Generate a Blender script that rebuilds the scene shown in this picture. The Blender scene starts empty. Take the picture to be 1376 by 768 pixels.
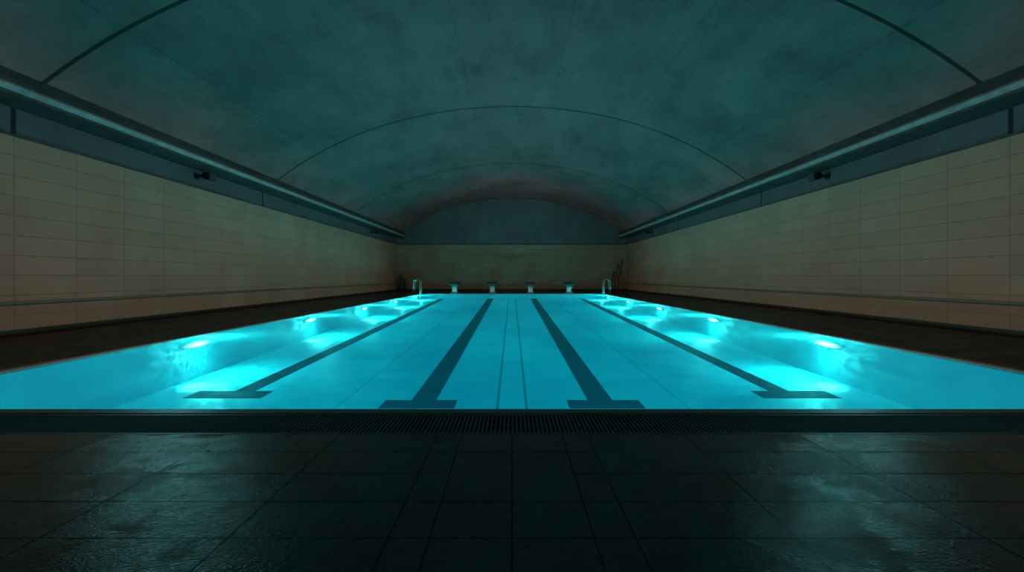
import bpy, bmesh, math, random
from mathutils import Vector, Matrix
random.seed(4)
C = bpy.context.scene.collection
PI = math.pi
sc = bpy.context.scene
sc.view_settings.view_transform = 'Standard'
sc.view_settings.look = 'None'

# ------------------------------------------------------------ materials
def newmat(name):
    m = bpy.data.materials.new(name); m.use_nodes = True
    nt = m.node_tree; nt.nodes.clear()
    out = nt.nodes.new('ShaderNodeOutputMaterial')
    return m, nt, out
def mathn(nt, op, a, b=None, c=None):
    n = nt.nodes.new('ShaderNodeMath'); n.operation = op
    for i, v in enumerate((a, b, c)):
        if v is None: continue
        if isinstance(v, (int, float)): n.inputs[i].default_value = v
        else: nt.links.new(v, n.inputs[i])
    return n.outputs[0]
def mix(nt, fac, a, b, mode='MIX'):
    n = nt.nodes.new('ShaderNodeMix'); n.data_type = 'RGBA'; n.blend_type = mode
    for s, v in ((n.inputs[0], fac), (n.inputs[6], a), (n.inputs[7], b)):
        if isinstance(v, (int, float)): s.default_value = v
        elif isinstance(v, tuple): s.default_value = (*v, 1) if len(v) == 3 else v
        else: nt.links.new(v, s)
    return n.outputs[2]
def noise(nt, scale, detail=4, vec=None, rough=.55, stretch=None):
    n = nt.nodes.new('ShaderNodeTexNoise'); n.inputs['Scale'].default_value = scale
    n.inputs['Detail'].default_value = detail; n.inputs['Roughness'].default_value = rough
    if vec is None: vec = nt.nodes.new('ShaderNodeNewGeometry').outputs['Position']
    if stretch:
        m = nt.nodes.new('ShaderNodeMapping'); m.inputs['Scale'].default_value = stretch
        nt.links.new(vec, m.inputs[0]); vec = m.outputs[0]
    nt.links.new(vec, n.inputs['Vector'])
    return n.outputs[0]
def ramp(nt, v, lo, hi, a=0.0, b=1.0):
    n = nt.nodes.new('ShaderNodeMapRange')
    nt.links.new(v, n.inputs[0])
    for i, x in enumerate((lo, hi, a, b)): n.inputs[i+1].default_value = x
    return n.outputs[0]
def principled(nt, out, col, rough=.5, metal=0.0, bump=None, bstr=.3, bdist=.01, spec=.5):
    p = nt.nodes.new('ShaderNodeBsdfPrincipled')
    for key, v in (('Base Color', col), ('Roughness', rough), ('Metallic', metal)):
        s = p.inputs[key]
        if isinstance(v, tuple): s.default_value = (*v, 1)
        elif isinstance(v, (int, float)): s.default_value = v
        else: nt.links.new(v, s)
    p.inputs['Specular IOR Level'].default_value = spec
    if bump is not None:
        b = nt.nodes.new('ShaderNodeBump'); b.inputs['Strength'].default_value = bstr
        b.inputs['Distance'].default_value = bdist
        nt.links.new(bump, b.inputs['Height']); nt.links.new(b.outputs[0], p.inputs['Normal'])
    nt.links.new(p.outputs[0], out.inputs[0])
    return p
def simple(name, col, rough=.5, metal=0.0, nscale=30, var=.25, spec=.5):
    m, nt, out = newmat(name)
    v = noise(nt, nscale, 3)
    c = mix(nt, ramp(nt, v, .3, .7), tuple(x*(1-var) for x in col), tuple(min(1, x*(1+var)) for x in col))
    principled(nt, out, c, rough, metal, v, .1, .002, spec)
    return m
def sepxyz(nt):
    g = nt.nodes.new('ShaderNodeNewGeometry'); s = nt.nodes.new('ShaderNodeSeparateXYZ')
    nt.links.new(g.outputs['Position'], s.inputs[0]); return g.outputs['Position'], s.outputs
def line_at(nt, coord, at, half):
    d = mathn(nt, 'ABSOLUTE', mathn(nt, 'SUBTRACT', coord, at))
    return mathn(nt, 'LESS_THAN', d, half)
def every(nt, coord, pitch, half, off=0.0):
    a = mathn(nt, 'ADD', coord, -off + pitch*50 + pitch/2)
    f = mathn(nt, 'MODULO', a, pitch)
    d = mathn(nt, 'ABSOLUTE', mathn(nt, 'SUBTRACT', f, pitch/2))
    return mathn(nt, 'LESS_THAN', d, half)

RING = 9.25
def concrete(name, base, joints=True, var=1.0):
    m, nt, out = newmat(name)
    pos, s = sepxyz(nt)
    big = noise(nt, .25, 5, pos, .65)
    streak = noise(nt, 1.1, 7, pos, .72, (.9, .35, .5))
    fine = noise(nt, 9, 5, pos, .7)
    v = mathn(nt, 'ADD', mathn(nt, 'MULTIPLY', big, .4), mathn(nt, 'MULTIPLY', streak, .6))
    c = mix(nt, ramp(nt, v, .36, .64), tuple(x*(1-.36*var) for x in base), tuple(x*(1+.24*var) for x in base))
    c = mix(nt, ramp(nt, fine, .35, .7, 0, .3), c, tuple(x*.5 for x in base))
    h = fine
    if joints:
        j = every(nt, s['Y'], RING, .050)
        lx = every(nt, s['X'], 3.2, .012, 1.6)
        bm_ = every(nt, s['Y'], RING/4, .014)
        jj = mathn(nt, 'MAXIMUM', mathn(nt, 'MULTIPLY', j, .85), mathn(nt, 'MULTIPLY', lx, .26))
        jj = mathn(nt, 'MAXIMUM', jj, mathn(nt, 'MULTIPLY', bm_, .14))
        c = mix(nt, jj, c, tuple(x*.05 for x in base))
        h = mathn(nt, 'SUBTRACT', fine, mathn(nt, 'MULTIPLY', j, 1.0))
    principled(nt, out, c, .8, 0, h, .3, .015, .25)
    return m
M_vault = concrete('vault_concrete', (.48, .172, .160))
M_conc = concrete('band_concrete', (.13, .13, .145), True, .6)
M_lunette = concrete('lunette_concrete', (.18, .19, .20), False, .7)

def tile_wall(name, axis):
    m, nt, out = newmat(name)
    pos, s = sepxyz(nt)
    cmb = nt.nodes.new('ShaderNodeCombineXYZ')
    nt.links.new(mathn(nt, 'ADD', s[axis], 66.0), cmb.inputs[0]); nt.links.new(s['Z'], cmb.inputs[1])
    b = nt.nodes.new('ShaderNodeTexBrick'); b.offset = 0; b.squash = 1
    nt.links.new(cmb.outputs[0], b.inputs['Vector'])
    b.inputs['Scale'].default_value = 1; b.inputs['Mortar Size'].default_value = .009
    b.inputs['Mortar Smooth'].default_value = .1
    b.inputs['Brick Width'].default_value = 1.32; b.inputs['Row Height'].default_value = .412
    b.inputs['Color1'].default_value = (.46, .30, .225, 1); b.inputs['Color2'].default_value = (.41, .27, .20, 1)
    b.inputs['Mortar'].default_value = (.25, .17, .13, 1)
    stain = noise(nt, .5, 6, pos, .65)
    c = mix(nt, ramp(nt, stain, .35, .7, .0, .25), b.outputs[0], (.26, .18, .135))
    low = mathn(nt, 'LESS_THAN', s['Z'], .64)
    c = mix(nt, mathn(nt, 'MULTIPLY', low, .4), c, (.36, .20, .13))
    h = mathn(nt, 'SUBTRACT', noise(nt, 14, 3, pos), mathn(nt, 'MULTIPLY', b.outputs['Fac'], 1.2))
    principled(nt, out, c, .65, 0, h, .2, .01, .18)
    return m
M_tile_side = tile_wall('beige_tile_side', 'Y')
M_tile_end = tile_wall('beige_tile_end', 'X')
M_rail = simple('rail_tan', (.20, .15, .11), .5)
M_plinth = simple('plinth_dark', (.03, .026, .022), .4)
M_strip = simple('cornice_strip', (.40, .36, .38), .5, 0, 4, .2)
M_cornice = simple('cornice_dark', (.07, .065, .065), .8, 0, 3, .3)
M_frame = simple('steel_edge', (.10, .12, .12), .45, .0)
M_coping = simple('coping_stone', (.20, .26, .26), .4, .0)

def deck_mat(name, base, grout, glint, spec):
    m, nt, out = newmat(name)
    pos, s = sepxyz(nt)
    n1 = noise(nt, 1.6, 6, pos, .65); n2 = noise(nt, 34, 3, pos, .6); n3 = noise(nt, 110, 2, pos)
    c = mix(nt, ramp(nt, n1, .35, .65), tuple(x*.8 for x in base), tuple(x*1.2 for x in base))
    if grout:
        g = mathn(nt, 'MAXIMUM', every(nt, s['X'], .6, .008), every(nt, s['Y'], .6, .008))
        c = mix(nt, g, c, tuple(x*.3 for x in base))
    rough = ramp(nt, n1, .42, .60, .06, .36) if not grout else ramp(nt, n1, .35, .65, .36, .5)
    h = mathn(nt, 'ADD', mathn(nt, 'MULTIPLY', n2, .6), mathn(nt, 'MULTIPLY', n3, .5))
    principled(nt, out, c, rough, 0, h, glint, .010, spec)
    return m
M_deck = deck_mat('wet_deck_tile', (.034, .042, .038), False, .50, .42)
M_deck_side = deck_mat('wet_side_deck', (.010, .012, .011), True, .08, .14)
M_grout = simple('grout_black', (.010, .012, .012), .8)
M_grate = simple('grate_grey', (.24, .30, .30), .7)
M_void = simple('channel_black', (.004, .005, .005), .9)

def basin_mat(name, glow, seams, alb):  # basin surfaces emit cyan, standing in for lamp light scattered in the water
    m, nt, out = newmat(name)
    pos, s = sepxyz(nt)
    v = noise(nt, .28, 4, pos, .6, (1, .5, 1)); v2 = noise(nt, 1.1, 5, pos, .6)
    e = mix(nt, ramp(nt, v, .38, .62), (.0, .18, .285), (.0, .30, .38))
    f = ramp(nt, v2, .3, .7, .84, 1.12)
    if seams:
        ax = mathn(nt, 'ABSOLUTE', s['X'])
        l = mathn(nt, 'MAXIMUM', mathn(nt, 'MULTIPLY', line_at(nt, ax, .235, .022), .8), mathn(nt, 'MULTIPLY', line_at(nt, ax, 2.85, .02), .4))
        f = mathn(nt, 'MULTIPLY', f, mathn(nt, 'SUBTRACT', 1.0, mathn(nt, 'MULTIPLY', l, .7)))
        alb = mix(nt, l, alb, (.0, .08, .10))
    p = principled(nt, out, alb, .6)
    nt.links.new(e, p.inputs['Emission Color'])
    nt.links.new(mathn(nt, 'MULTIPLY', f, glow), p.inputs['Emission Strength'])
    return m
M_basin = basin_mat('pool_basin_painted_glow', .86, True, (.05, .50, .56))
M_basin_wall = basin_mat('pool_side_painted_glow', .92, False, (.01, .14, .16))
def mark_mat():
    m, nt, out = newmat('lane_mark_dark_blue')
    v = noise(nt, 3, 4)
    c = mix(nt, ramp(nt, v, .3, .7), (.002, .010, .018), (.003, .015, .024))
    p = principled(nt, out, c, .8, spec=.1)
    p.inputs['Emission Color'].default_value = (.0, .045, .075, 1); p.inputs['Emission Strength'].default_value = .2  # weak emission: scattered water light painted over the markings
    return m
M_mark = mark_mat()
def water_mat():
    m, nt, out = newmat('pool_water')
    tr = nt.nodes.new('ShaderNodeBsdfTransparent'); tr.inputs[0].default_value = (.80, .98, 1, 1)
    tl = nt.nodes.new('ShaderNodeBsdfTranslucent'); tl.inputs[0].default_value = (.25, .95, 1, 1)
    gl = nt.nodes.new('ShaderNodeBsdfGlossy'); gl.inputs['Roughness'].default_value = .05
    gl.inputs[0].default_value = (.6, .95, 1, 1)
    fr = nt.nodes.new('ShaderNodeFresnel'); fr.inputs[0].default_value = 1.33
    n1 = noise(nt, .9, 3); n2 = noise(nt, 6, 2)
    hgt = mathn(nt, 'ADD', n1, mathn(nt, 'MULTIPLY', n2, .2))
    b = nt.nodes.new('ShaderNodeBump'); b.inputs['Strength'].default_value = .4; b.inputs['Distance'].default_value = .08
    nt.links.new(hgt, b.inputs['Height'])
    nt.links.new(b.outputs[0], gl.inputs['Normal']); nt.links.new(b.outputs[0], fr.inputs['Normal'])
    b2 = nt.nodes.new('ShaderNodeBump'); b2.inputs['Strength'].default_value = .8; b2.inputs['Distance'].default_value = .05
    h2 = mathn(nt, 'ADD', noise(nt, 3.0, 3), mathn(nt, 'MULTIPLY', n2, .4))
    nt.links.new(h2, b2.inputs['Height']); nt.links.new(b2.outputs[0], tl.inputs['Normal'])
    m0 = nt.nodes.new('ShaderNodeMixShader'); m0.inputs[0].default_value = .20     # slightly cloudy water scatters the lamp light
    nt.links.new(tr.outputs[0], m0.inputs[1]); nt.links.new(tl.outputs[0], m0.inputs[2])
    mx = nt.nodes.new('ShaderNodeMixShader')
    nt.links.new(mathn(nt, 'MULTIPLY', fr.outputs[0], .28), mx.inputs[0])
    nt.links.new(m0.outputs[0], mx.inputs[1]); nt.links.new(gl.outputs[0], mx.inputs[2])
    nt.links.new(mx.outputs[0], out.inputs[0])
    return m
M_water = water_mat()
def lens_mat():
    m, nt, out = newmat('lamp_lens_cyan')       # frosted oval lens, brightest in the middle
    tc = nt.nodes.new('ShaderNodeTexCoord'); s = nt.nodes.new('ShaderNodeSeparateXYZ')
    nt.links.new(tc.outputs['Object'], s.inputs[0])
    a = mathn(nt, 'POWER', mathn(nt, 'DIVIDE', s.outputs['Y'], .50), 2.0)
    b = mathn(nt, 'POWER', mathn(nt, 'DIVIDE', s.outputs['Z'], .085), 2.0)
    d = mathn(nt, 'SUBTRACT', 1.0, mathn(nt, 'MINIMUM', mathn(nt, 'ADD', a, b), 1.0))
    st = mathn(nt, 'ADD', mathn(nt, 'MULTIPLY', mathn(nt, 'POWER', d, 3.0), 5.5), .85)
    e = nt.nodes.new('ShaderNodeEmission')
    nt.links.new(mix(nt, d, (.0, .70, .74), (.34, 1, .96)), e.inputs[0]); nt.links.new(st, e.inputs[1])
    nt.links.new(e.outputs[0], out.inputs[0]); return m
M_lens = lens_mat()
M_chrome = simple('chrome', (.42, .46, .46), .35, 1.0, 20, .08)
M_bezel = simple('bezel_steel', (.1, .5, .55), .5, .0)
M_white = simple('block_white', (.50, .56, .56), .45, 0, 12, .06)
M_grey = simple('block_grey', (.10, .13, .13), .5, 0, 12, .1)
M_black = simple('black_plastic', (.018, .020, .022), .4)
M_glass = simple('floodlight_glass', (.06, .08, .08), .1, 0)
M_pole = simple('pole_grey', (.05, .055, .055), .5, .1)
M_rubber = simple('rubber_mat', (.05, .085, .10), .7)
M_blue = simple('faded_blue_plastic', (.03, .10, .14), .5)

# ------------------------------------------------------------ geometry helpers
def box(bm, x0, x1, y0, y1, z0, z1, mi=0, bev=0):
    vs = [bm.verts.new((x, y, z)) for z in (z0, z1) for y in (y0, y1) for x in (x0, x1)]
    fs = [(0,2,3,1),(4,5,7,6),(0,1,5,4),(2,6,7,3),(0,4,6,2),(1,3,7,5)]
    out = []
    for f in fs:
        q = bm.faces.new([vs[i] for i in f]); q.material_index = mi; out.append(q)
    if bev:
        es = list({e for f in out for e in f.edges})
        bmesh.ops.bevel(bm, geom=es, offset=bev, segments=2, profile=.6, affect='EDGES')
def prism(bm, poly, axis, a, b, mi=0, bev=0):
    def P(p, t):
        return {'Y': (p[0], t, p[1]), 'X': (t, p[0], p[1]), 'Z': (p[0], p[1], t)}[axis]
    A = [bm.verts.new(P(p, a)) for p in poly]; B = [bm.verts.new(P(p, b)) for p in poly]
    fs = [bm.faces.new(A), bm.faces.new(B[::-1])]
    n = len(poly)
    for i in range(n):
        fs.append(bm.faces.new((A[i], B[i], B[(i+1) % n], A[(i+1) % n])))
    for f in fs: f.material_index = mi
    if bev:
        es = list({e for f in fs[:2] for e in f.edges})
        bmesh.ops.bevel(bm, geom=es, offset=bev, segments=2, profile=.6, affect='EDGES')
def tube(bm, pts, r, seg=10, mi=0):
    pts = [Vector(p) for p in pts]; rings = []
    up = None
    for i, p in enumerate(pts):
        t = (pts[min(i+1, len(pts)-1)] - pts[max(i-1, 0)]).normalized()
        if up is None:
            up = t.orthogonal().normalized()
        else:
            up = (up - t*up.dot(t)).normalized()
        s = t.cross(up)
        rr = r[i] if isinstance(r, (list, tuple)) else r
        rings.append([bm.verts.new(p + (up*math.cos(2*PI*k/seg) + s*math.sin(2*PI*k/seg))*rr) for k in range(seg)])
    for a, b in zip(rings, rings[1:]):
        for k in range(seg):
            f = bm.faces.new((a[k], a[(k+1) % seg], b[(k+1) % seg], b[k])); f.smooth = True; f.material_index = mi
    bm.faces.new(rings[0][::-1]).material_index = mi; bm.faces.new(rings[-1]).material_index = mi
def obj(name, bm, mats, parent=None, loc=None, flip=True):
    if flip: bmesh.ops.recalc_face_normals(bm, faces=bm.faces[:])
    me = bpy.data.meshes.new(name); bm.to_mesh(me); bm.free()
    for m in (mats if isinstance(mats, (list, tuple)) else [mats]): me.materials.append(m)
    o = bpy.data.objects.new(name, me); C.objects.link(o)
    if parent: o.parent = parent
    if loc: o.location = loc
    return o
def tag(o, label=None, cat=None, group=None, kind=None):
    if label: o['label'] = label
    if cat: o['category'] = cat
    if group: o['group'] = group
    if kind: o['kind'] = kind
    return o
def thing(name, label, cat, loc=(0, 0, 0), rz=0, group=None):
    o = bpy.data.objects.new(name, None); o.empty_display_size = .2; C.objects.link(o)
    o.location = loc; o.rotation_euler = (0, 0, rz)
    return tag(o, label, cat, group)
def copy_tree(o, parent=None):
    c = o.copy(); C.objects.link(c); c.parent = parent
    for ch in list(o.children): copy_tree(ch, c)
    return c

# ------------------------------------------------------------ dimensions (metres, deck at z = 0)
WX = 10.3; YB = -4.0; YF = 40.1
PX = 6.45; PY0 = 4.04; PY1 = 32.0
TILE = 4.12
SPR_X = 9.75; SPR_Z = 5.18; PEAK = 8.26

# ---- floor
bm = bmesh.new()
xs = [0, .38, .57, 1.31, 2.18, 3.05, 3.92, 4.79, 5.66, 6.53, 7.4, 8.27, 9.14, WX]
xs = sorted(set([-x for x in xs] + xs))
ys = []
y = 3.405
while y > YB: ys.append(y); y -= .338
ys.append(YB)
g = .0032
for a, b in zip(xs, xs[1:]):
    for y1, y0 in zip(ys, ys[1:]):
        box(bm, a+g, b-g, y0+g, y1-g, -.05, random.uniform(-.0006, .0004), 0)
box(bm, -WX, WX, YB, 3.405, -.12, -.004, 1)
for s in (-1, 1):
    a, b = sorted((s*(PX+.12), s*WX))
    box(bm, a, b, 3.405, PY1+.12, -.12, 0, 2)
box(bm, -WX, WX, PY1+.12, YF+.3, -.12, 0, 2)
floor = tag(obj('floor', bm, [M_deck, M_grout, M_deck_side]), 'dark wet tiled pool deck', kind='structure')

# ---- overflow grate
grate = thing('overflow_grate', 'dark slotted overflow grate running along the near edge of the pool', 'drain grate', (0, 3.66, 0))
bm = bmesh.new()
L = PX + .1
n = int(2*L/.034)
for i in range(n):
    x = -L + .02 + i*.034
    box(bm, x, x+.013, -.215, .215, -.008, -.003)
obj('slats', bm, M_grate, grate)
bm = bmesh.new()
box(bm, -L, L, -.252, -.215, -.11, 0, 0)
box(bm, -L, L, .215, .25, -.11, 0, 0)
box(bm, -L, L, -.008, .008, -.033, -.009, 0)
obj('edge_frame', bm, M_frame, grate)
bm = bmesh.new()
box(bm, -L, L, -.215, .215, -.12, -.10)
obj('channel', bm, M_void, grate)

# ---- pool
def fz(y): return -.985 + (y-4.04)*(.685/27.96)
pool = thing('swimming_pool', 'long rectangular indoor swimming pool with turquoise basin, water glow painted in', 'swimming pool', (0, 18, 0))
def world_child(name, bm, m, parent):
    o = obj(name, bm, m, parent)
    par = Vector((0, 0, 0)); q = parent
    while q: par += q.location; q = q.parent
    o.data.transform(Matrix.Translation(-par)); return o
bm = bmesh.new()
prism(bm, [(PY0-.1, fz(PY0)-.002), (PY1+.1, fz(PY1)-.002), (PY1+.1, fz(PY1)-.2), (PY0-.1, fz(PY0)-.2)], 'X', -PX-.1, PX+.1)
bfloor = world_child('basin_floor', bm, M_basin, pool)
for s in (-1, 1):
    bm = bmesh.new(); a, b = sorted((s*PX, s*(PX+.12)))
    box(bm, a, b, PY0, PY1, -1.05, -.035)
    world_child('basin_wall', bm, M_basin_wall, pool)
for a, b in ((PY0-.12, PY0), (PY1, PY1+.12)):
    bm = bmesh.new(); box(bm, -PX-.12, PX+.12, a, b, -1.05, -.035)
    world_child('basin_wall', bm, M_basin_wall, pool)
bm = bmesh.new()
for s in (-1, 1):
    a, b = sorted((s*(PX-.01), s*(PX+.12)))
    box(bm, a, b, PY0-.12, PY1+.12, -.035, .006, 0, .006)
box(bm, -PX+.01, PX-.01, PY0-.12, PY0+.01, -.035, .006, 0, .006)
box(bm, -PX+.01, PX-.01, PY1-.01, PY1+.12, -.035, .006, 0, .006)
world_child('coping', bm, M_coping, pool)
def mark(x, ty, barx, barw, w, lab):
    bm = bmesh.new()
    def strip(x0, x1, y0, y1):
        prism(bm, [(y0, fz(y0)+.004), (y1, fz(y1)+.004), (y1, fz(y1)-.01), (y0, fz(y0)-.01)], 'X', x0, x1)
    strip(x-w/2, x+w/2, ty+.44, 31.3)
    strip(barx-barw/2, barx+barw/2, ty, ty+.44)
    o = world_child('lane_line', bm, M_mark, bfloor)
    o['label'] = lab
mark(-4.88, 7.72, -5.03, 1.34, .36, 'dark outer lane line with T end beside the left side lamps')
mark(-1.50, 7.17, -1.54, 1.22, .42, 'dark inner lane line with T end left of the pool centre')
mark(1.50, 7.17, 1.54, 1.22, .42, 'dark inner lane line with T end right of the pool centre')
mark(4.88, 7.72, 5.03, 1.34, .36, 'dark outer lane line with T end beside the right side lamps')

# ---- water
bm = bmesh.new()
vs = [bm.verts.new(p) for p in ((-PX, PY0, -.030), (PX, PY0, -.030), (PX, PY1, -.030), (-PX, PY1, -.030))]
bm.faces.new(vs)
tag(obj('pool_water', bm, M_water), 'still glowing turquoise water filling the swimming pool', 'water', kind='stuff')

# ---- underwater lamps
LY = [9.15, 14.3, 19.5, 24.7, 29.9]
ordn = ['nearest', 'second nearest', 'middle', 'second farthest', 'farthest']
def make_pool_lamp():
    t = thing('underwater_lamp', 'x', 'pool light')
    def rr(w, h, n=36):
        return [(w/2*math.cos(2*PI*k/n), h/2*math.sin(2*PI*k/n)) for k in range(n)]
    bm = bmesh.new(); prism(bm, rr(1.02, .185), 'X', .001, .010)
    obj('bezel', bm, M_bezel, t)
    bm = bmesh.new(); prism(bm, rr(1.0, .17), 'X', .002, .014)
    obj('lens', bm, M_lens, t)
    return t
def light(kind, name, loc, e, col, d=None, ripple=0, **kw):
    l = bpy.data.lights.new(name, kind); l.energy = e; l.color = col
    for k, v in kw.items(): setattr(l, k, v)
    o = bpy.data.objects.new(name, l); C.objects.link(o); o.location = loc
    if d is not None: o.rotation_euler = Vector(d).to_track_quat('-Z', 'Y').to_euler()
    if ripple:                                   # noise put into the lamp strength, imitating beams broken by rippling water
        l.use_nodes = True; nt = l.node_tree
        em = [n_ for n_ in nt.nodes if n_.type == 'EMISSION'][0]
        tc = nt.nodes.new('ShaderNodeTexCoord')
        v = noise(nt, ripple, 3, tc.outputs['Normal'], .6)
        nt.links.new(ramp(nt, v, .38, .62, .35, 1.65), em.inputs['Strength'])
    return o
proto = make_pool_lamp(); first = True
for s, side in ((-1, 'left'), (1, 'right')):
    for i, Y in enumerate(LY):
        o = proto if first else copy_tree(proto); first = False
        o.location = (s*PX, Y, -.175); o.rotation_euler = (0, 0, 0 if s < 0 else PI)
        tag(o, 'glowing cyan underwater lamp, %s of the five in the %s pool wall' % (ordn[i], side), 'pool light', 'underwater lamps along the pool sides')
        light('POINT', 'underwater_glow', (s*(PX-.40), Y, fz(Y)*.45-.02), 62, (.06, .95, .88), ripple=8, shadow_soft_size=.0)
        light('SPOT', 'underwater_beam', (s*(PX-.05), Y, -.14), 260, (.04, .95, .90), (-s*1.0, .25, -.15), ripple=14,
              spot_size=math.radians(176), spot_blend=1.0, shadow_soft_size=.0)
        light('SPOT', 'underwater_downbeam', (s*(PX-.05), Y-.1, -.14), 300, (.14, .95, .90), (-s*.26, -.40, -.6), ripple=12,
              spot_size=math.radians(40), spot_blend=1.0, shadow_soft_size=.0)

# ---- side walls
for s, nm in ((-1, 'wall_left'), (1, 'wall_right')):
    bm = bmesh.new()
    a, b = sorted((s*WX, s*(WX+.3)))
    box(bm, a, b, YB-.3, YF+.3, -.12, TILE, 0)
    a, b = sorted((s*(WX+.03), s*(WX+.3)))
    box(bm, a, b, YB-.3, YF+.3, TILE, 5.3, 1)
    tag(obj(nm, bm, [M_tile_side, M_conc]), kind='structure')
bm = bmesh.new()
box(bm, -WX, WX, YF, YF+.3, -.12, TILE, 0)
tag(obj('wall_far', bm, [M_tile_end]), kind='structure')
def arc(nseg=72, x=SPR_X, z0=SPR_Z, z1=PEAK):
    h = z1-z0; R = (x*x+h*h)/(2*h); cz = z1-R
    a = math.asin(x/R)
    out = []
    for k in range(nseg+1):
        t = -a + 2*a*k/nseg
        px = R*math.sin(t); pz = cz+R*math.cos(t)
        u = abs(px)/x
        pz += .35*(u**2)*(1-u**2)
        out.append((px, pz))
    return out
A = arc()
bm = bmesh.new()
prism(bm, [(-WX-.3, TILE), (WX+.3, TILE), (WX+.3, SPR_Z+.3)] + [(x, z+.12) for x, z in A[::-1]] + [(-WX-.3, SPR_Z+.3)], 'Y', YF+.06, YF+.3)
tag(obj('wall_far_lunette', bm, M_lunette), kind='structure')
bm = bmesh.new()
box(bm, -WX, WX, YB-.3, YB, -.12, TILE, 0)
tag(obj('wall_back', bm, [M_tile_end]), kind='structure')
bm = bmesh.new()
prism(bm, [(-WX-.3, TILE), (WX+.3, TILE), (WX+.3, SPR_Z+.3)] + [(x, z+.12) for x, z in A[::-1]] + [(-WX-.3, SPR_Z+.3)], 'Y', YB-.3, YB-.02)
tag(obj('wall_back_lunette', bm, M_lunette), kind='structure')
# vault
bm = bmesh.new()
ysv = [YB-.3 + (YF+.6-YB)*k/24 for k in range(25)]
grid = [[bm.verts.new((x, yy, z)) for x, z in A] for yy in ysv]
for r0, r1 in zip(grid, grid[1:]):
    for k in range(len(A)-1):
        f = bm.faces.new((r0[k], r0[k+1], r1[k+1], r1[k])); f.smooth = True
bmesh.ops.recalc_face_normals(bm, faces=bm.faces[:])
g2 = [[bm.verts.new((x*1.02, yy, z+.3)) for x, z in A] for yy in (ysv[0], ysv[-1])]
for k in range(len(A)-1): bm.faces.new((g2[0][k], g2[1][k], g2[1][k+1], g2[0][k+1]))
tag(obj('ceiling', bm, M_vault, flip=False), 'barrel vaulted concrete ceiling', kind='structure')
# cornices
for i, s in enumerate((-1, 1)):
    bm = bmesh.new()
    P1 = [(s*9.56, 4.70), (s*(WX+.1), 4.70), (s*(WX+.1), 4.97), (s*9.56, 4.97)]
    prism(bm, P1, 'Y', YB, YF+.06, 1)
    cv = [(s*(9.56-.07*math.sin(PI*k/8)), 4.76+.17*k/8) for k in range(9)]
    prism(bm, cv + [(s*9.57, 4.93), (s*9.57, 4.76)], 'Y', YB, YF, 0)
    P2 = [(s*9.70, 4.97), (s*(WX+.1), 4.97), (s*(WX+.1), 5.32), (s*9.78, 5.32), (s*9.70, 5.24)]
    prism(bm, P2, 'Y', YB, YF+.06, 1)
    box(bm, *sorted((s*9.53, s*9.60)), YB, YF, 4.97, 4.995, 1)
    tag(obj('trim_%d' % (i+1), bm, [M_strip, M_cornice]), kind='structure')
    bm = bmesh.new(); a, b = sorted((s*(WX-.035), s*(WX+.05)))
    box(bm, a, b, YB, YF, TILE-.02, TILE+.03, 0, .004)
    tag(obj('trim_%d' % (i+3), bm, M_cornice), kind='structure')
    bm = bmesh.new(); a, b = sorted((s*(WX-.07), s*(WX+.02)))
    box(bm, a, b, YB, YF, .63, .70, 0, .012)
    tag(obj('trim_%d' % (i+5), bm, M_rail), kind='structure')
    bm = bmesh.new(); a, b = sorted((s*(WX-.05), s*(WX+.02)))
    box(bm, a, b, YB, YF, 0, .11, 0, .008)
    tag(obj('baseboard_%s' % ('left', 'right')[i], bm, M_plinth), kind='structure')
bm = bmesh.new(); box(bm, -WX, WX, YF-.04, YF+.1, TILE-.02, TILE+.05, 0, .005)
tag(obj('trim_7', bm, M_cornice), kind='structure')
bm = bmesh.new(); box(bm, -WX, WX, YF-.05, YF+.02, 0, .11, 0, .008)
tag(obj('baseboard_far', bm, M_plinth), kind='structure')

# ---- wall floodlights
def make_flood():
    t = thing('floodlight', 'x', 'floodlight')          # local +X points into the hall
    bm = bmesh.new()
    prism(bm, [(.06, -.10), (.26, -.14), (.30, .08), (.10, .13)], 'Y', -.16, .16, 0, .012)
    for k in range(5):
        yy = -.13+k*.065
        prism(bm, [(.09, .12), (.03, .11), (.01, -.06), (.06, -.09)], 'Y', yy-.008, yy+.008)
    obj('housing', bm, M_black, t)
    bm = bmesh.new()
    box(bm, -.27, -.24, -.10, .10, -.09, .09, 0, .004)
    tube(bm, [(-.25, 0, 0), (-.05, 0, .0), (.0, 0, .0)], .025)
    for yy in (-.185, .185):
        box(bm, -.02, .20, yy-.008, yy+.008, -.02, .03)
    box(bm, -.03, .0, -.193, .193, -.02, .03)
    obj('bracket', bm, M_black, t)
    bm = bmesh.new()
    prism(bm, [(.265, -.12), (.272, -.12), (.305, .062), (.298, .065)], 'Y', -.135, .135)
    obj('lens', bm, M_glass, t)
    return t
fp = make_flood(); first = True
for s, side in ((-1, 'left'), (1, 'right')):
    for Y, wh in ((14.6, 'larger looking near one'), (32.9, 'small looking far one')):
        o = fp if first else copy_tree(fp); first = False
        o.location = (s*(WX-.24), Y, 4.48); o.rotation_euler = (0, 0, 0 if s < 0 else PI)
        tag(o, 'black bracket floodlight under the cornice of the %s wall, %s' % (side, wh), 'floodlight', 'floodlights under the cornices')

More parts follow.
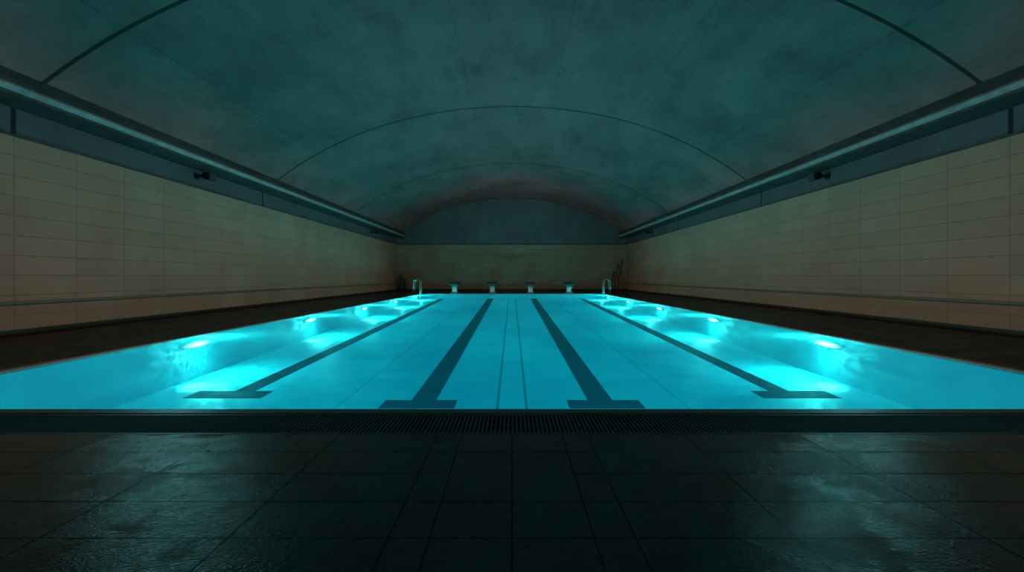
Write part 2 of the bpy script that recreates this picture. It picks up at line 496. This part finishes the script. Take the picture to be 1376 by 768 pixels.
# ---- starting blocks
def make_block():
    t = thing('starting_block', 'x', 'starting block')   # faces the pool (-Y)
    bm = bmesh.new(); box(bm, -.26, .26, -.28, .26, 0, .12, 0, .01)
    obj('base', bm, M_grey, t)
    bm = bmesh.new()
    prism(bm, [(-.20, .12), (.20, .12), (.13, .62), (-.12, .58)], 'X', -.16, .16, 0, .012)
    obj('pedestal', bm, M_white, t)
    bm = bmesh.new()
    prism(bm, [(-.34, .56), (.30, .72), (.30, .82), (-.34, .68)], 'X', -.37, .37, 0, .012)
    obj('platform', bm, M_black, t)
    bm = bmesh.new()
    prism(bm, [(-.33, .683), (.28, .817), (.28, .84), (-.33, .706)], 'X', -.34, .34)
    obj('grip_pad', bm, M_rubber, t)
    bm = bmesh.new()
    tube(bm, [(-.25, -.10, .53), (-.25, -.36, .47), (-.20, -.40, .45), (.20, -.40, .45), (.25, -.36, .47), (.25, -.10, .53)], .018)
    obj('grab_bar', bm, M_chrome, t)
    bm = bmesh.new()
    box(bm, -.24, .24, .18, .38, .26, .30, 0, .006); box(bm, -.02, .02, .12, .2, .2, .28)
    obj('step', bm, M_black, t)
    return t
bp = make_block()
for i, (x, lab) in enumerate(((-4.18, 'leftmost'), (-1.43, 'second from the left'), (1.35, 'second from the right'), (4.15, 'rightmost'))):
    o = bp if i == 0 else copy_tree(bp)
    o.location = (x, 32.62, 0)
    tag(o, 'starting block with pale pedestal and dark slanted platform, %s of the four' % lab, 'starting block', 'starting blocks at the far end of the pool')

# ---- ladders
def make_ladder():
    t = thing('pool_ladder', 'x', 'pool ladder')          # local +X points over the water
    for yy in (-.26, .26):
        bm = bmesh.new()
        pts = [(-.34, yy, 0), (-.34, yy, .72)]
        for k in range(1, 12):
            a = PI*k/12; pts.append((-.12-.22*math.cos(a), yy, .82+.22*math.sin(a)))
        pts += [(.10, yy, .60), (.11, yy, -.30), (.03, yy, -.33)]
        tube(bm, pts, .020, 12); obj('handrail', bm, M_chrome, t)
        bm = bmesh.new(); tube(bm, [(-.34, yy, 0), (-.34, yy, .02)], .05, 16); obj('floor_flange', bm, M_chrome, t)
    for z in (-.10, -.27):
        bm = bmesh.new(); box(bm, .05, .14, -.25, .25, z-.014, z+.014, 0, .006); obj('rung', bm, M_chrome, t)
    return t
lp = make_ladder()
for i, s in enumerate((-1, 1)):
    o = lp if i == 0 else copy_tree(lp)
    o.location = (s*(PX+.02), 31.1, 0); o.rotation_euler = (0, 0, 0 if s < 0 else PI)
    tag(o, 'chrome pool ladder with two arched handrails at the far %s corner of the pool' % ('left', 'right')[i], 'pool ladder', 'chrome pool ladders')

# ---- leaning poles in the far right corner
for k, (x0, y0, x1, y1, z1, r, lab) in enumerate((
        (9.25, 39.3, 9.85, 40.02, 2.75, .034, 'dark pole leaning in the far right corner, tallest and rightmost of three'),
        (9.0, 39.35, 9.50, 40.02, 2.35, .034, 'dark pole leaning in the far right corner, middle one of three'),
        (8.80, 39.5, 9.12, 40.02, 1.75, .034, 'dark pole leaning in the far right corner, shortest and leftmost of three'))):
    t = thing('cleaning_pole', lab, 'pole', (x0, y0, 0), 0, 'cleaning poles leaning in the far right corner')
    v = Vector((x1-x0, y1-y0, z1))
    bm = bmesh.new(); tube(bm, [(0, 0, .03), tuple(v)], r); obj('shaft', bm, M_pole, t)
    bm = bmesh.new(); tube(bm, [(0, 0, 0), tuple(v*.06)], r*1.5); obj('foot', bm, M_black, t)
    bm = bmesh.new(); tube(bm, [tuple(v*.86), tuple(v*.995)], r*1.35); obj('grip', bm, M_black, t)
# ---- rack trolley in the far left corner
t = thing('equipment_rack', 'dark wheeled equipment rack holding upright rolls in the far left corner', 'rack', (-9.6, 39.2, 0))
bm = bmesh.new()
for x in (-.32, .32):
    for yy in (-.22, .22): tube(bm, [(x, yy, .08), (x, yy, 1.05)], .022)
for z in (.12, .60, 1.02):
    tube(bm, [(-.32, -.22, z), (.32, -.22, z), (.32, .22, z), (-.32, .22, z), (-.32, -.22, z)], .018)
obj('frame', bm, M_pole, t)
bm = bmesh.new(); box(bm, -.32, .32, -.22, .22, .12, .15, 0, .004); obj('shelf', bm, M_black, t)
for x in (-.28, .28):
    for yy in (-.18, .18):
        bm = bmesh.new(); tube(bm, [(x-.018, yy, .045), (x+.018, yy, .045)], .045, 14); obj('wheel', bm, M_black, t)
for k, (x, h, m, lab) in enumerate(((-.19, 1.28, M_black, 'rolled dark mat standing in the corner rack, leftmost'), (.02, 1.12, M_blue, 'rolled blue mat standing in the corner rack, middle'), (.20, .92, M_black, 'rolled dark mat standing in the corner rack, rightmost'))):
    bm = bmesh.new()
    pts = []
    for q in range(60):
        a = q*.42; r = .02 + .065*q/59; pts.append((r*math.cos(a), r*math.sin(a)))
    vb = [bm.verts.new((p[0], p[1], 0)) for p in pts]; vt = [bm.verts.new((p[0], p[1], h)) for p in pts]
    for a_ in range(len(pts)-1): bm.faces.new((vb[a_], vb[a_+1], vt[a_+1], vt[a_]))
    r_ = obj('rolled_mat', bm, m, None, (-9.6+x, 39.2, .15))
    md = r_.modifiers.new('s', 'SOLIDIFY'); md.thickness = .008
    tag(r_, lab, 'rolled mat', 'rolled mats in the corner rack')

# ------------------------------------------------------------ lights
for s in (-1, 1):
    for Y, e in ((7, 230), (13, 225), (19, 200), (25, 170), (31, 140), (36, 70)):  # added warm fill spots hanging free, no fixtures; they brighten the side walls
        light('SPOT', 'wall_warm_fill', (s*2.6, Y, 3.3), e, (1, .71, .51), (s*1, 0, -.32),
              spot_size=math.radians(98), spot_blend=1.0, shadow_soft_size=0.0)
    light('SPOT', 'flood_beam', (s*(WX-.50), 13.0, 4.44), 120, (.25, .95, 1), Vector((s*2.75, 3.3, 0)) - Vector((s*9.8, 13.0, 4.44)),
          spot_size=math.radians(15), spot_blend=1.0, shadow_soft_size=.01)
for Y, e in ((9, 17), (16, 23), (23, 26), (30, 24), (36, 8)):  # added bodiless fill spots facing up, to grey and lift the vault
    light('SPOT', 'vault_fill', (0, Y, 2.2), e, (1, .93, .90), (0, 0, 1),
          spot_size=math.radians(172), spot_blend=.6, shadow_soft_size=0.0)
light('SPOT', 'end_wall_fill', (0, 25, 3.4), 330, (1, .71, .51), (0, 1, -.12), spot_size=math.radians(110), spot_blend=.8, shadow_soft_size=0.0)  # added fill without a fixture, for the far wall and starting blocks
w = bpy.data.worlds.new('World'); sc.world = w; w.use_nodes = True
w.node_tree.nodes['Background'].inputs[0].default_value = (.01, .02, .02, 1)

# ------------------------------------------------------------ camera
cd = bpy.data.cameras.new('Camera'); cam = bpy.data.objects.new('Camera', cd); C.objects.link(cam)
cam.location = (0, 0, 1.2); cam.rotation_euler = (PI/2, 0, 0)
cd.sensor_width = 36; cd.lens = 36*600/1376; cd.shift_y = -12/1376; cd.clip_start = .05; cd.clip_end = 200
sc.camera = cam
